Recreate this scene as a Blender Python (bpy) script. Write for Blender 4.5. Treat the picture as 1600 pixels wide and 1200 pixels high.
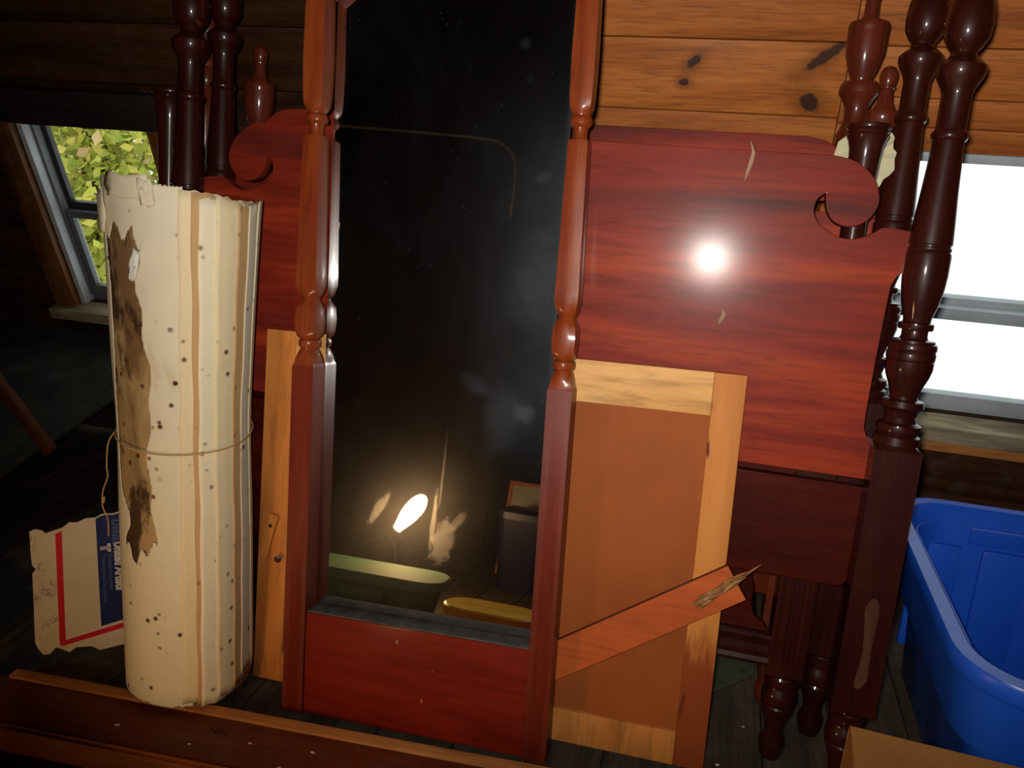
import bpy, bmesh, math, random
from mathutils import Vector, Matrix, Quaternion
R = math.radians
for o in list(bpy.data.objects): bpy.data.objects.remove(o)
scene = bpy.context.scene
C = scene.collection
rnd = random.Random(7)

# ------------------------------------------------------------------ camera, sky, flash, exposure
CAM = Vector((0, 0, 1.10))
cam = bpy.data.cameras.new('camera'); cam.sensor_width = 36; cam.lens = 36 * 1244 / 1600
cam.clip_start = .02; cam.clip_end = 200
camo = bpy.data.objects.new('camera', cam); C.objects.link(camo)
right = Vector((0.96460056, 0.25813276, 0.05397437))
down = Vector((0.12786656, -0.27880005, -0.95179865))
fwd = Vector((-0.23064235, 0.92500703, -0.30193723))
camo.matrix_world = Matrix(((right.x, -down.x, -fwd.x, CAM.x), (right.y, -down.y, -fwd.y, CAM.y), (right.z, -down.z, -fwd.z, CAM.z), (0, 0, 0, 1)))
scene.camera = camo

world = bpy.data.worlds.new('overcast_sky'); scene.world = world; world.use_nodes = True
bg = world.node_tree.nodes['Background']; bg.inputs[0].default_value = (.93, .97, 1, 1); bg.inputs[1].default_value = 1.5

fl = bpy.data.lights.new('camera_flash', 'SPOT'); fl.energy = 82; fl.color = (1, .95, .87)
fl.spot_size = R(114); fl.spot_blend = 1.0; fl.shadow_soft_size = .018
flo = bpy.data.objects.new('camera_flash', fl); C.objects.link(flo)
flo.location = CAM - right * .030 - down * .020 - fwd * .02
aim = (fwd + right * .24 + down * (-.30)).normalized()
flo.rotation_euler = aim.to_track_quat('-Z', 'Y').to_euler()

scene.view_settings.view_transform = 'Standard'; scene.view_settings.look = 'None'
scene.view_settings.exposure = 0.0; scene.view_settings.gamma = 1
scene.view_settings.use_curve_mapping = False
scene.cycles.use_denoising = True
scene.cycles.caustics_reflective = False; scene.cycles.caustics_refractive = False
scene.cycles.max_bounces = 8

# ------------------------------------------------------------------ helpers
def mesh_obj(name, verts, faces, mat=None, parent=None, smooth=None, loc=None, rot=None):
    me = bpy.data.meshes.new(name); me.from_pydata([tuple(v) for v in verts], [], faces); me.update()
    bm = bmesh.new(); bm.from_mesh(me); bmesh.ops.recalc_face_normals(bm, faces=bm.faces); bm.to_mesh(me); bm.free()
    return link(name, me, mat, parent, smooth, loc, rot)
def link(name, me, mat=None, parent=None, smooth=None, loc=None, rot=None):
    o = bpy.data.objects.new(name, me); C.objects.link(o)
    if mat and not me.materials: me.materials.append(mat)
    if parent: o.parent = parent
    if smooth is not None:
        for p in me.polygons: p.use_smooth = True
        me.set_sharp_from_angle(angle=R(smooth))
    if loc is not None: o.location = loc
    if rot is not None: o.rotation_euler = rot
    return o
def tag(o, label=None, cat=None, group=None, kind=None):
    if label: o['label'] = label
    if cat: o['category'] = cat
    if group: o['group'] = group
    if kind: o['kind'] = kind
    return o
def empty(name, loc, mat3=None, rotx=0, label=None, cat=None, group=None, kind=None):
    o = bpy.data.objects.new(name, None); C.objects.link(o); o.empty_display_size = .05
    o.rotation_mode = 'QUATERNION'
    o.location = loc
    o.rotation_quaternion = (mat3 if mat3 else Matrix.Rotation(rotx, 3, 'X')).to_quaternion()
    return tag(o, label, cat, group, kind)
def box_data(x0, x1, y0, y1, z0, z1):
    v = [(x0, y0, z0), (x1, y0, z0), (x1, y1, z0), (x0, y1, z0), (x0, y0, z1), (x1, y0, z1), (x1, y1, z1), (x0, y1, z1)]
    f = [(0, 3, 2, 1), (4, 5, 6, 7), (0, 1, 5, 4), (1, 2, 6, 5), (2, 3, 7, 6), (3, 0, 4, 7)]
    return v, f
def boxes_data(bs):
    V, F = [], []
    for b in bs:
        v, f = box_data(*b); n = len(V); V += v; F += [tuple(i + n for i in q) for q in f]
    return V, F
def bevel_mesh(me, w, seg=2, ang=25):
    bm = bmesh.new(); bm.from_mesh(me)
    ed = [e for e in bm.edges if len(e.link_faces) == 2 and e.calc_face_angle(0) > R(ang)]
    bmesh.ops.bevel(bm, geom=ed, offset=w, segments=seg, profile=.6, affect='EDGES', clamp_overlap=True)
    bm.to_mesh(me); bm.free()
def box(name, b, mat, parent=None, bev=.003, seg=2, centre=True, rot=None):
    x0, x1, y0, y1, z0, z1 = b
    c = ((x0 + x1) / 2, (y0 + y1) / 2, (z0 + z1) / 2) if centre else (0, 0, 0)
    v, f = box_data(x0 - c[0], x1 - c[0], y0 - c[1], y1 - c[1], z0 - c[2], z1 - c[2])
    me = bpy.data.meshes.new(name); me.from_pydata(v, [], f); me.update()
    if bev: bevel_mesh(me, min(bev, .45 * min(x1 - x0, y1 - y0, z1 - z0)), seg)
    return link(name, me, mat, parent, 40, c, rot)
def prism(name, pts, y0, y1, mat, parent=None, bev=0, seg=2, axis='Y', smooth=35):
    """closed outline in (x, z), thickness y0..y1"""
    n = len(pts); V = [(p[0], y0, p[1]) for p in pts] + [(p[0], y1, p[1]) for p in pts]
    F = [tuple(range(n)), tuple(range(2 * n - 1, n - 1, -1))] + [(i, i + n, (i + 1) % n + n, (i + 1) % n) for i in range(n)]
    if axis == 'Z': V = [(a, c, b) for a, b, c in V]
    me = bpy.data.meshes.new(name); me.from_pydata(V, [], F); me.update()
    bm = bmesh.new(); bm.from_mesh(me); bmesh.ops.recalc_face_normals(bm, faces=bm.faces); bm.to_mesh(me); bm.free()
    if bev: bevel_mesh(me, bev, seg)
    o = link(name, me, mat, parent, smooth)
    for p in me.polygons:
        if abs(p.normal[1 if axis == 'Y' else 2]) > .999: p.use_smooth = False
    return o
def catmull(pts, n=4):
    out = []
    for i in range(len(pts) - 1):
        p0 = pts[max(i - 1, 0)]; p1 = pts[i]; p2 = pts[i + 1]; p3 = pts[min(i + 2, len(pts) - 1)]
        for k in range(n):
            t = k / n
            out.append(tuple(.5 * ((2 * p1[j]) + (-p0[j] + p2[j]) * t + (2 * p0[j] - 5 * p1[j] + 4 * p2[j] - p3[j]) * t * t + (-p0[j] + 3 * p1[j] - 3 * p2[j] + p3[j]) * t ** 3) for j in range(len(p1))))
    out.append(tuple(pts[-1])); return out
def turned(name, st, mat, parent=None, N=32, loc=(0, 0, 0), depth=1.0, smooth=26):
    """st: (z, half width, squareness 0..1)"""
    V, F = [], []
    for z, r, s in st:
        for k in range(N):
            t = 2 * math.pi * k / N; c, d = math.cos(t), math.sin(t); m = max(abs(c), abs(d))
            q = (c / m, d / m); 
            V.append((r * ((1 - s) * c + s * q[0]), depth * r * ((1 - s) * d + s * q[1]), z))
    for i in range(len(st) - 1):
        for k in range(N):
            a, b = i * N + k, i * N + (k + 1) % N; F.append((a, b, b + N, a + N))
    F.append(tuple(range(N - 1, -1, -1))); F.append(tuple(range((len(st) - 1) * N, len(st) * N)))
    return mesh_obj(name, V, F, mat, parent, smooth, loc)
def tube(name, pts, r, mat, parent=None, N=8, loc=None, closed=False, rfun=None):
    V, F = [], []; P = [Vector(p) for p in pts]; n = len(P)
    up = Vector((.123, .31, .94)).normalized()
    for i, p in enumerate(P):
        a = P[(i - 1) % n] if (closed or i > 0) else p; b = P[(i + 1) % n] if (closed or i < n - 1) else p
        t = (b - a).normalized(); x = t.cross(up)
        if x.length < 1e-4: x = t.cross(Vector((1, 0, 0)))
        x.normalize(); y = t.cross(x).normalized(); rr = rfun(i / (n - 1)) * r if rfun else r
        for k in range(N):
            q = 2 * math.pi * k / N; V.append(p + x * rr * math.cos(q) + y * rr * math.sin(q))
    for i in range(n if closed else n - 1):
        for k in range(N):
            j = (i + 1) % n; F.append((i * N + k, i * N + (k + 1) % N, j * N + (k + 1) % N, j * N + k))
    if not closed: F += [tuple(range(N)), tuple(range((n - 1) * N, n * N))]
    return mesh_obj(name, V, F, mat, parent, 60, loc)
def text_mesh(name, body, size, mat, parent, M, bold=0, sx=1.0, depth=.0003):
    cu = bpy.data.curves.new(name, 'FONT'); cu.body = body; cu.size = size; cu.extrude = depth; cu.offset = bold; cu.resolution_u = 2
    t = bpy.data.objects.new(name, cu); C.objects.link(t)
    bpy.context.view_layer.update()
    me = bpy.data.meshes.new_from_object(t.evaluated_get(bpy.context.evaluated_depsgraph_get()))
    bpy.data.objects.remove(t); me.transform(Matrix.Diagonal((sx, 1, 1, 1))); me.transform(M); me.materials.clear()
    return link(name, me, mat, parent)

# ------------------------------------------------------------------ materials
class NT:
    def __init__(s, name):
        s.m = bpy.data.materials.new(name); s.m.use_nodes = True; s.t = s.m.node_tree; s.n = s.t.nodes
        s.b = s.n['Principled BSDF']; s.out = s.n['Material Output']
    def new(s, typ, **k):
        x = s.n.new('ShaderNode' + typ)
        for a, b in k.items(): setattr(x, a, b)
        return x
    def l(s, a, b): s.t.links.new(a, b)
    def val(s, inp, v):
        if hasattr(v, 'links') or hasattr(v, 'is_linked'): s.l(v, inp)
        else: inp.default_value = v
    def math(s, op, a, b=0.0, c=None, clamp=False):
        x = s.new('Math', operation=op, use_clamp=clamp); s.val(x.inputs[0], a); s.val(x.inputs[1], b)
        if c is not None: s.val(x.inputs[2], c)
        return x.outputs[0]
    def mix(s, f, a, b, blend='MIX'):
        x = s.new('MixRGB', blend_type=blend); s.val(x.inputs[0], f)
        for i, q in ((1, a), (2, b)):
            if isinstance(q, tuple): x.inputs[i].default_value = (*q, 1)
            else: s.l(q, x.inputs[i])
        return x.outputs[0]
    def ramp(s, f, stops):
        x = s.new('ValToRGB'); s.l(f, x.inputs[0]); e = x.color_ramp.elements
        while len(e) < len(stops): e.new(.5)
        for q, (p, c) in zip(e, stops): q.position = p; q.color = (*c, 1) if len(c) == 3 else c
        return x.outputs[0]
    def step(s, f, a, b):
        x = s.new('MapRange', interpolation_type='SMOOTHSTEP'); s.l(f, x.inputs[0])
        x.inputs[1].default_value = a; x.inputs[2].default_value = b; return x.outputs[0]
    def coords(s, scale=(1, 1, 1), rand=True, src='Object'):
        tc = s.new('TexCoord'); v = tc.outputs[src]
        if rand:
            oi = s.new('ObjectInfo'); m = s.new('VectorMath', operation='SCALE'); m.inputs[0].default_value = (17, 31, 23)
            s.l(oi.outputs['Random'], m.inputs['Scale']); a = s.new('VectorMath', operation='ADD'); s.l(v, a.inputs[0]); s.l(m.outputs[0], a.inputs[1]); v = a.outputs[0]
        mp = s.new('Mapping'); mp.inputs['Scale'].default_value = scale; s.l(v, mp.inputs[0]); return mp.outputs[0]
    def noise(s, v, scale, detail=3, rough=.5, dist=0):
        x = s.new('TexNoise'); s.l(v, x.inputs['Vector']); x.inputs['Scale'].default_value = scale; x.inputs['Detail'].default_value = detail
        x.inputs['Roughness'].default_value = rough; x.inputs['Distortion'].default_value = dist; return x.outputs['Fac']
    def voro(s, v, scale, feat='F1', rnd=1.0):
        x = s.new('TexVoronoi', feature=feat); s.l(v, x.inputs['Vector']); x.inputs['Scale'].default_value = scale
        x.inputs['Randomness'].default_value = rnd; return x
    def bump(s, h, strength=.2, dist=.002):
        x = s.new('Bump'); x.inputs['Strength'].default_value = strength; x.inputs['Distance'].default_value = dist
        s.l(h, x.inputs['Height']); s.l(x.outputs[0], s.b.inputs['Normal'])
    def set(s, col=None, rough=.5, coat=0, coat_rough=.1, spec=.5, metal=0):
        b = s.b
        if col is not None:
            if isinstance(col, tuple): b.inputs['Base Color'].default_value = (*col, 1)
            else: s.l(col, b.inputs['Base Color'])
        s.val(b.inputs['Roughness'], rough); b.inputs['Coat Weight'].default_value = coat; b.inputs['Coat Roughness'].default_value = coat_rough
        b.inputs['Specular IOR Level'].default_value = spec; b.inputs['Metallic'].default_value = metal
        return s.m

def wood(name, dark, mid, light, axis=0, rough=.5, coat=0., crough=.15, band=2.2, fine=26., stretch=9., contrast=1., knots=None, flecks=None, dust=0, bump=.12, rand=True, spec=.5):
    t = NT(name); sc = [stretch] * 3; sc[axis] = 1.0
    v = t.coords(tuple(sc), rand)
    n1 = t.noise(v, band, 3, .55, .6); n2 = t.noise(v, fine / 3, 4, .65, .3)
    col = t.ramp(n1, [(.30, dark), (.5, mid), (.70, light)])
    g = t.ramp(n2, [(.32, (.62, .62, .62)), (.5, (1, 1, 1)), (.66, (1.12, 1.12, 1.12))])
    col = t.mix(contrast, col, t.mix(1, col, g, 'MULTIPLY'))
    if knots:
        o = t.coords((1, 1, 1), False)
        for kx, kz, ax, az, ang in knots:
            mp = t.new('Mapping', vector_type='TEXTURE'); mp.inputs['Location'].default_value = (kx, 0, kz); mp.inputs['Rotation'].default_value = (0, ang, 0); mp.inputs['Scale'].default_value = (ax, 1, az)
            t.l(o, mp.inputs[0]); ml = t.new('VectorMath', operation='MULTIPLY'); t.l(mp.outputs[0], ml.inputs[0]); ml.inputs[1].default_value = (1, 0, 1)
            ln = t.new('VectorMath', operation='LENGTH'); t.l(ml.outputs[0], ln.inputs[0])
            wob = t.math('ADD', ln.outputs['Value'], t.math('MULTIPLY', t.math('SUBTRACT', t.noise(o, 90, 2), .5), .7))
            col = t.mix(t.math('MULTIPLY', t.step(wob, 3.0, .9), .55), col, tuple(c * .5 for c in dark))
            col = t.mix(t.step(wob, 1.15, .7), col, (.05, .017, .009))
    if flecks:
        o = t.coords((1, .2, .35), True); vo = t.voro(o, flecks[0]); msk = t.math('MULTIPLY', t.step(vo.outputs['Distance'], .10, .05), t.step(t.noise(o, 9, 2), .52, .60))
        col = t.mix(msk, col, flecks[1])
    if dust:
        col = t.mix(t.math('MULTIPLY', t.step(t.noise(t.coords((1, 1, 1), True), 14, 4, .7), .45, .75), dust), col, (.22, .2, .17))
    if bump: t.bump(n2, bump, .0015)
    return t.set(col, rough, coat, crough, spec)

M = {}
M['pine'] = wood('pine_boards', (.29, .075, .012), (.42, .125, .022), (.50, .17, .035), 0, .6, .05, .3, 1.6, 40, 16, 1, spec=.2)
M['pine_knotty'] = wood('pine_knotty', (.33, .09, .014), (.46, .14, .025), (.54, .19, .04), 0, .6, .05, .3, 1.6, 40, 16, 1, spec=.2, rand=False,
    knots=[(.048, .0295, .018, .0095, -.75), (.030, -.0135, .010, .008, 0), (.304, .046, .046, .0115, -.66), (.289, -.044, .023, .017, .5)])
M['pine_darkest'] = wood('pine_darkest_boards', (.018, .006, .0015), (.034, .012, .003), (.055, .02, .006), 0, .7, 0, .3, 1.6, 40, 14, 1, spec=.12, dust=.04)  # far darker pine tone, for boards at the left and in the low rows
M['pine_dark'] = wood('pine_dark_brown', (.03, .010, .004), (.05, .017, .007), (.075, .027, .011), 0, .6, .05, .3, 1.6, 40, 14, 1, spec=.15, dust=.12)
M['sheath'] = wood('dark_sheathing', (.03, .018, .011), (.045, .026, .016), (.06, .035, .02), 0, .8, 0, .3, spec=.2)
M['floor'] = wood('worn_floorboards', (.030, .022, .017), (.055, .038, .027), (.085, .058, .038), 1, .75, 0, .3, 2, 30, 10, dust=.12, spec=.2)
M['room'] = wood('room_boards', (.018, .011, .007), (.026, .016, .01), (.034, .02, .013), 0, .85, 0, .3, spec=.1)
M['mahog'] = wood('mahogany_veneer', (.085, .012, .009), (.20, .018, .0075), (.34, .043, .011), 0, .50, .13, .17, 1.1, 34, 11, .8, bump=.04, spec=.12)
M['mahog_b'] = wood('mahogany_rail', (.036, .0035, .0018), (.052, .005, .0022), (.072, .007, .003), 0, .5, .12, .25, 1.2, 30, 11, .6, flecks=(38, (.15, .05, .02)), bump=.05, spec=.08)
M['darkpost'] = wood('dark_mahogany_turning', (.020, .0030, .002), (.032, .0048, .003), (.046, .007, .0036), 2, .4, .6, .10, 2, 30, 10, .6, flecks=(26, (.10, .03, .01)), bump=.03, spec=.15)
M['redpost'] = wood('red_mahogany_turning', (.075, .012, .005), (.115, .018, .007), (.15, .026, .009), 2, .45, .55, .13, 2, 30, 10, .6, bump=.03, spec=.15)
M['frame'] = wood('cherry_stained_frame', (.15, .020, .0045), (.20, .031, .006), (.26, .052, .009), 2, .42, .4, .14, 2, 34, 10, .7, bump=.04, spec=.2)
M['frame_low'] = wood('cherry_stained_panel', (.14, .009, .0035), (.175, .012, .004), (.21, .016, .005), 0, .5, .2, .2, 1.6, 30, 9, .6, flecks=(46, (.42, .2, .07)), bump=.05, spec=.12)
M['frame_sq'] = wood('red_stained_post', (.11, .011, .004), (.14, .015, .0045), (.18, .022, .006), 2, .46, .2, .25, 1.6, 30, 9, .6, bump=.05, spec=.28)
M['maple'] = wood('maple_frame', (.42, .14, .028), (.52, .185, .038), (.60, .23, .05), 2, .6, 0, .3, 1.6, 26, 8, .7, dust=0, bump=.06, spec=.2)
t = NT('stained_maple_stile'); v = t.coords((9, 9, 1), True); o = t.coords((1, 1, 1), False)
c = t.ramp(t.noise(v, 1.6, 3, .55, .6), [(.30, (.42, .14, .028)), (.5, (.52, .185, .038)), (.70, (.60, .23, .05))])
xs = t.new('SeparateXYZ'); t.l(o, xs.inputs[0]); h = t.math('ADD', xs.outputs['Z'], t.math('MULTIPLY', t.math('SUBTRACT', t.noise(t.coords((6, 6, 1.2), False), 9, 4, .6), .5), .22))
c = t.mix(t.math('MULTIPLY', t.step(h, -.09, -.17), .9), c, (.22, .034, .007)); c = t.mix(t.step(t.noise(t.coords((4, 4, 1), False), 14, 2), .66, .74), c, (.13, .025, .006))
M['maple_stained'] = t.set(c, .6, spec=.2)
M['maple_top'] = wood('maple_rail', (.55, .26, .075), (.66, .34, .11), (.72, .40, .15), 0, .6, 0, .3, 3, 26, 7, .8, bump=.06, spec=.2)
M['stickwood'] = wood('orange_stained_rail', (.40, .075, .016), (.45, .09, .019), (.50, .10, .022), 0, .55, .05, .3, 1.6, 26, 10, .5, spec=.2)
M['splinter'] = wood('raw_split_wood', (.10, .03, .008), (.27, .11, .025), (.42, .24, .09), 0, .8, 0, .3, 14, 60, 6, 1)
M['scar'] = wood('scraped_finish', (.045, .012, .006), (.075, .023, .010), (.12, .045, .02), 2, .7, 0, .3, 4, 40, 6, 1, spec=.2)
M['edge'] = wood('dusty_edge_grain', (.10, .032, .014), (.14, .045, .02), (.17, .06, .028), 0, .8, 0, .3, spec=.1, dust=.3)
M['tan'] = wood('pine_ledger_strip', (.40, .15, .038), (.50, .19, .05), (.56, .23, .065), 0, .65, 0, .3, 1.6, 26, 10, .8, dust=.2, spec=.2)
M['redrail'] = wood('red_stained_bed_rail', (.095, .016, .005), (.13, .022, .007), (.16, .03, .009), 0, .55, .1, .3, 1.4, 26, 10, .7, flecks=(9, (.32, .17, .06)), dust=.1, spec=.2)
M['orangerail'] = wood('orange_ledger', (.44, .11, .022), (.56, .15, .03), (.64, .18, .04), 0, .6, .1, .3, 1.6, 26, 10, .8, dust=.1, spec=.2)
M['casing'] = wood('brown_window_casing', (.05, .018, .004), (.12, .045, .010), (.20, .08, .018), 2, .55, .1, .3, 2.5, 20, 5, .8, dust=.2, spec=.2)
M['darktrim'] = wood('black_brown_trim', (.010, .007, .006), (.014, .010, .008), (.02, .013, .01), 0, .6, 0, .3, spec=.3)
M['sill'] = wood('weathered_sill', (.16, .12, .07), (.30, .24, .14), (.42, .35, .22), 0, .8, 0, .3, 5, 30, 6, 1, dust=.5)
M['board'] = wood('dark_grey_board', (.022, .023, .018), (.030, .031, .024), (.04, .04, .031), 1, .85, 0, .3, 2, 20, 3, .6, dust=.12, spec=.15)

t = NT('hardboard'); v = t.coords((1, 1, 1)); n1 = t.noise(v, 5, 4, .6); sp = t.voro(v, 420).outputs['Distance']
c = t.ramp(n1, [(.35, (.25, .056, .007)), (.6, (.31, .072, .0095))]); c = t.mix(t.math('MULTIPLY', t.step(sp, .25, .1), .35), c, (.14, .045, .015)); t.bump(sp, .08, .001)
M['hardboard'] = t.set(c, .7, spec=.3)

def plain(name, col, rough=.5, coat=0, metal=0, spec=.5, var=.12, scale=12):
    t = NT(name); n = t.noise(t.coords((1, 1, 1)), scale, 4, .6)
    c = t.ramp(n, [(.3, tuple(x * (1 - var) for x in col)), (.7, tuple(min(1, x * (1 + var)) for x in col))])
    return t.set(c, rough, coat, .2, spec, metal)
M['flake'] = plain('lifted_veneer', (.36, .21, .14), .8)
M['dustgrey'] = plain('grey_dust', (.11, .10, .09), .95, spec=.05, var=.35, scale=40)
M['lath'] = wood('old_brown_lath', (.06, .018, .005), (.09, .028, .007), (.12, .04, .01), 0, .7, 0, .3, spec=.15)
M['white_vinyl'] = plain('grey_white_window_frame', (.42, .45, .48), .5)
M['grey_sash'] = plain('grey_sash', (.10, .11, .115), .5)
M['grey_frame'] = plain('pale_grey_sash', (.42, .47, .50), .5)
M['black_sash'] = plain('black_sash', (.02, .022, .022), .5)
M['steel'] = plain('steel', (.4, .4, .42), .35, metal=1)
M['darkmetal'] = plain('dark_nail', (.05, .045, .05), .4, metal=.8)
M['blue'] = plain('blue_plastic', (.012, .09, .56), .33, var=.05)
M['green'] = plain('green_plastic', (.06, .16, .085), .75, var=.06)
M['yellow'] = plain('yellow_plastic', (.75, .48, .03), .4, var=.05)
M['navyplastic'] = plain('navy_plastic', (.008, .009, .04), .4)
M['black'] = plain('black_plastic', (.012, .012, .012), .45)
M['string'] = plain('twine', (.45, .28, .10), .85)
M['navy'] = plain('navy_print', (.010, .022, .115), .6, spec=.2)
M['red'] = plain('red_print', (.60, .010, .030), .6, spec=.2)
M['ink'] = plain('pale_ink', (.62, .60, .52), .7, spec=.2)
M['inkblue'] = plain('pale_blue_ink', (.10, .15, .30), .7, spec=.2)
M['stamp'] = plain('stamp_ink', (.02, .010, .008), .7, spec=.2)
M['carpet'] = plain('green_mat', (.06, .065, .035), .95, spec=.05, var=.3, scale=60)
M['chimney'] = plain('brown_plaster', (.035, .017, .007), .9, spec=.1, var=.3, scale=5)
M['print'] = plain('aged_print_paper', (.42, .42, .33), .7)
M['figure'] = plain('print_ink', (.05, .045, .035), .7)
M['bark'] = plain('bark', (.08, .06, .04), .9, var=.3)
M['crumb'] = plain('paint_crumb', (.6, .56, .45), .9)
M['conduit'] = plain('grey_conduit', (.55, .56, .55), .3, metal=.6)

t = NT('cardboard'); v = t.coords((1, 1, 1)); n1 = t.noise(v, 7, 4, .6); w = t.new('TexWave', wave_type='BANDS', bands_direction='X'); t.l(v, w.inputs[0]); w.inputs['Scale'].default_value = 55; w.inputs['Distortion'].default_value = .3
c = t.ramp(n1, [(.3, (.27, .115, .027)), (.7, (.36, .16, .04))]); c = t.mix(t.math('MULTIPLY', w.outputs['Fac'], .10), c, (.15, .07, .02)); t.bump(w.outputs['Fac'], .12, .001)
M['cardboard'] = t.set(c, .85, spec=.15)

def paper(name, base, stain, amt, dots=1.0):
    t = NT(name); v = t.coords((1, 1, .45), True); u = t.coords((1, 1, 1), True)
    n1 = t.noise(v, 7, 5, .62, .4); n2 = t.noise(u, 24, 4, .6)
    c = t.ramp(n2, [(.3, tuple(x * .94 for x in base)), (.7, base)])
    c = t.mix(t.math('MULTIPLY', t.step(n1, .62 - .22 * amt, .72 - .12 * amt), min(1, .25 + .7 * amt)), c, stain)
    if amt > .5: c = t.mix(t.math('MULTIPLY', t.step(t.noise(v, 11, 5, .7), .50, .60), .92), c, (.040, .016, .006))
    vo = t.voro(u, 42); ds = t.math('MULTIPLY', t.step(vo.outputs['Distance'], .27, .10), t.step(t.noise(u, 11, 2), .50, .56))
    c = t.mix(t.math('MULTIPLY', ds, min(1, 1.0 * dots)), c, (.085, .022, .007))
    t.bump(t.noise(t.coords((1, 1, .12), True), 60, 3, .5), .18, .0015)
    return t.set(c, .8, spec=.2)
M['paper_a'] = paper('aged_paper_grey_white', (.76, .69, .51), (.42, .24, .09), .12)
M['paper_b'] = paper('aged_paper_cream', (.82, .69, .44), (.52, .31, .13), .10, .9)
M['paper_c'] = paper('aged_paper_pale', (.86, .77, .55), (.55, .35, .16), .05, .7)
M['paper_d'] = paper('aged_paper_tan', (.57, .36, .17), (.44, .24, .1), .2, .5)
M['paper_s'] = paper('water_stained_paper', (.44, .30, .14), (.12, .052, .016), .75)
M['scrap'] = paper('torn_white_scrap', (.75, .74, .70), (.5, .45, .35), .0, 0)
M['tape'] = paper('yellowed_paper', (.62, .56, .36), (.45, .34, .12), .25, 0)
t = NT('stained_card'); u = t.coords((1, 1, 1), False); n = t.noise(u, 26, 5, .65, 1.2)
base = t.ramp(t.noise(u, 12, 3), [(.3, (.62, .52, .36)), (.7, (.70, .61, .44))])
xs = t.new('SeparateXYZ'); t.l(u, xs.inputs[0]); edge = t.step(xs.outputs['X'], .075, .02)
c = t.mix(t.math('MULTIPLY', t.math('MULTIPLY', t.step(t.math('ABSOLUTE', t.math('SUBTRACT', n, .5)), .035, .0), t.math('MULTIPLY', edge, t.step(t.noise(u, 19, 2), .46, .60))), .85), base, (.12, .05, .012))
M['card'] = t.set(c, .75, spec=.2)

# window glass
t = NT('window_glass'); tr = t.new('BsdfTransparent'); gl = t.new('BsdfGlossy'); gl.inputs['Roughness'].default_value = .03; mx = t.new('MixShader')
mx.inputs[0].default_value = .05; tr.inputs[0].default_value = (.95, .97, .95, 1)
t.l(tr.outputs[0], mx.inputs[1]); t.l(gl.outputs[0], mx.inputs[2]); t.l(mx.outputs[0], t.out.inputs[0]); M['glass'] = t.m

# mirror glass: silvered, with a film of grime, finger smears and specks
t = NT('grimy_mirror'); u = t.coords((1, 1, 1), False)
g1 = t.new('BsdfGlossy'); g1.inputs['Roughness'].default_value = .012; g1.inputs[0].default_value = (.80, .81, .80, 1)
g2 = t.new('BsdfGlossy'); g2.inputs['Roughness'].default_value = .26; g2.inputs[0].default_value = (.8, .8, .8, 1)
df = t.new('BsdfDiffuse'); df.inputs[0].default_value = (.34, .42, .50, 1)
sm = t.math('ADD', .02, t.math('MULTIPLY', t.noise(t.coords((1, 1, .5), False), 9, 4, .6, .8), .04))
def smear(cx, cz, ax, az, ang=0, soft=(1.0, .55), fine=60):
    mp = t.new('Mapping', vector_type='TEXTURE'); mp.inputs['Location'].default_value = (cx, 0, cz); mp.inputs['Rotation'].default_value = (0, ang, 0); mp.inputs['Scale'].default_value = (ax, 1, az); t.l(u, mp.inputs[0])
    ml = t.new('VectorMath', operation='MULTIPLY'); t.l(mp.outputs[0], ml.inputs[0]); ml.inputs[1].default_value = (1, 0, 1)
    ln = t.new('VectorMath', operation='LENGTH'); t.l(ml.outputs[0], ln.inputs[0])
    return t.step(t.math('ADD', ln.outputs['Value'], t.math('MULTIPLY', t.math('SUBTRACT', t.noise(u, fine, 4, .7, 1.5), .5), 1.6)), *soft)
for q_, w_ in ((smear(.033, .367, .024, .050, .25), .16), (smear(.012, .40, .006, .075, .08), .13), (smear(.026, .50, .0025, .09, .06), .10), (smear(-.098, .415, .010, .045, .55), .12), (smear(.06, .41, .010, .03, .6), .10)):
    sm = t.math('ADD', sm, t.math('MULTIPLY', q_, w_))
m1 = t.new('MixShader'); t.l(sm, m1.inputs[0]); t.l(g1.outputs[0], m1.inputs[1]); t.l(g2.outputs[0], m1.inputs[2])
def blob(cx, cz, ax, az, ang=0, soft=(1.0, .2)):
    mp = t.new('Mapping', vector_type='TEXTURE'); mp.inputs['Location'].default_value = (cx, 0, cz); mp.inputs['Rotation'].default_value = (0, ang, 0); mp.inputs['Scale'].default_value = (ax, 1, az); t.l(u, mp.inputs[0])
    ml = t.new('VectorMath', operation='MULTIPLY'); t.l(mp.outputs[0], ml.inputs[0]); ml.inputs[1].default_value = (1, 0, 1)
    ln = t.new('VectorMath', operation='LENGTH'); t.l(ml.outputs[0], ln.inputs[0])
    return t.step(t.math('ADD', ln.outputs['Value'], t.math('MULTIPLY', t.math('SUBTRACT', t.noise(u, 26, 4, .6), .5), .9)), *soft)
MB = []   # filled once the mirror's own frame is known
grime = t.math('MULTIPLY', t.step(t.noise(t.coords((1, 1, .6), False), 6, 5, .65, 1.0), .42, .85), .009)
xs = t.new('SeparateXYZ'); t.l(u, xs.inputs[0])
side = t.math('MULTIPLY', t.step(xs.outputs['X'], .02, .22), t.math('MULTIPLY', t.step(xs.outputs['Z'], .45, .70), t.step(xs.outputs['Z'], 1.25, .95)))
grime = t.math('ADD', grime, t.math('MULTIPLY', side, t.math('MULTIPLY', t.noise(t.coords((1.2, 1, .8), False), 10, 5, .65, .6), .055)))
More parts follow.
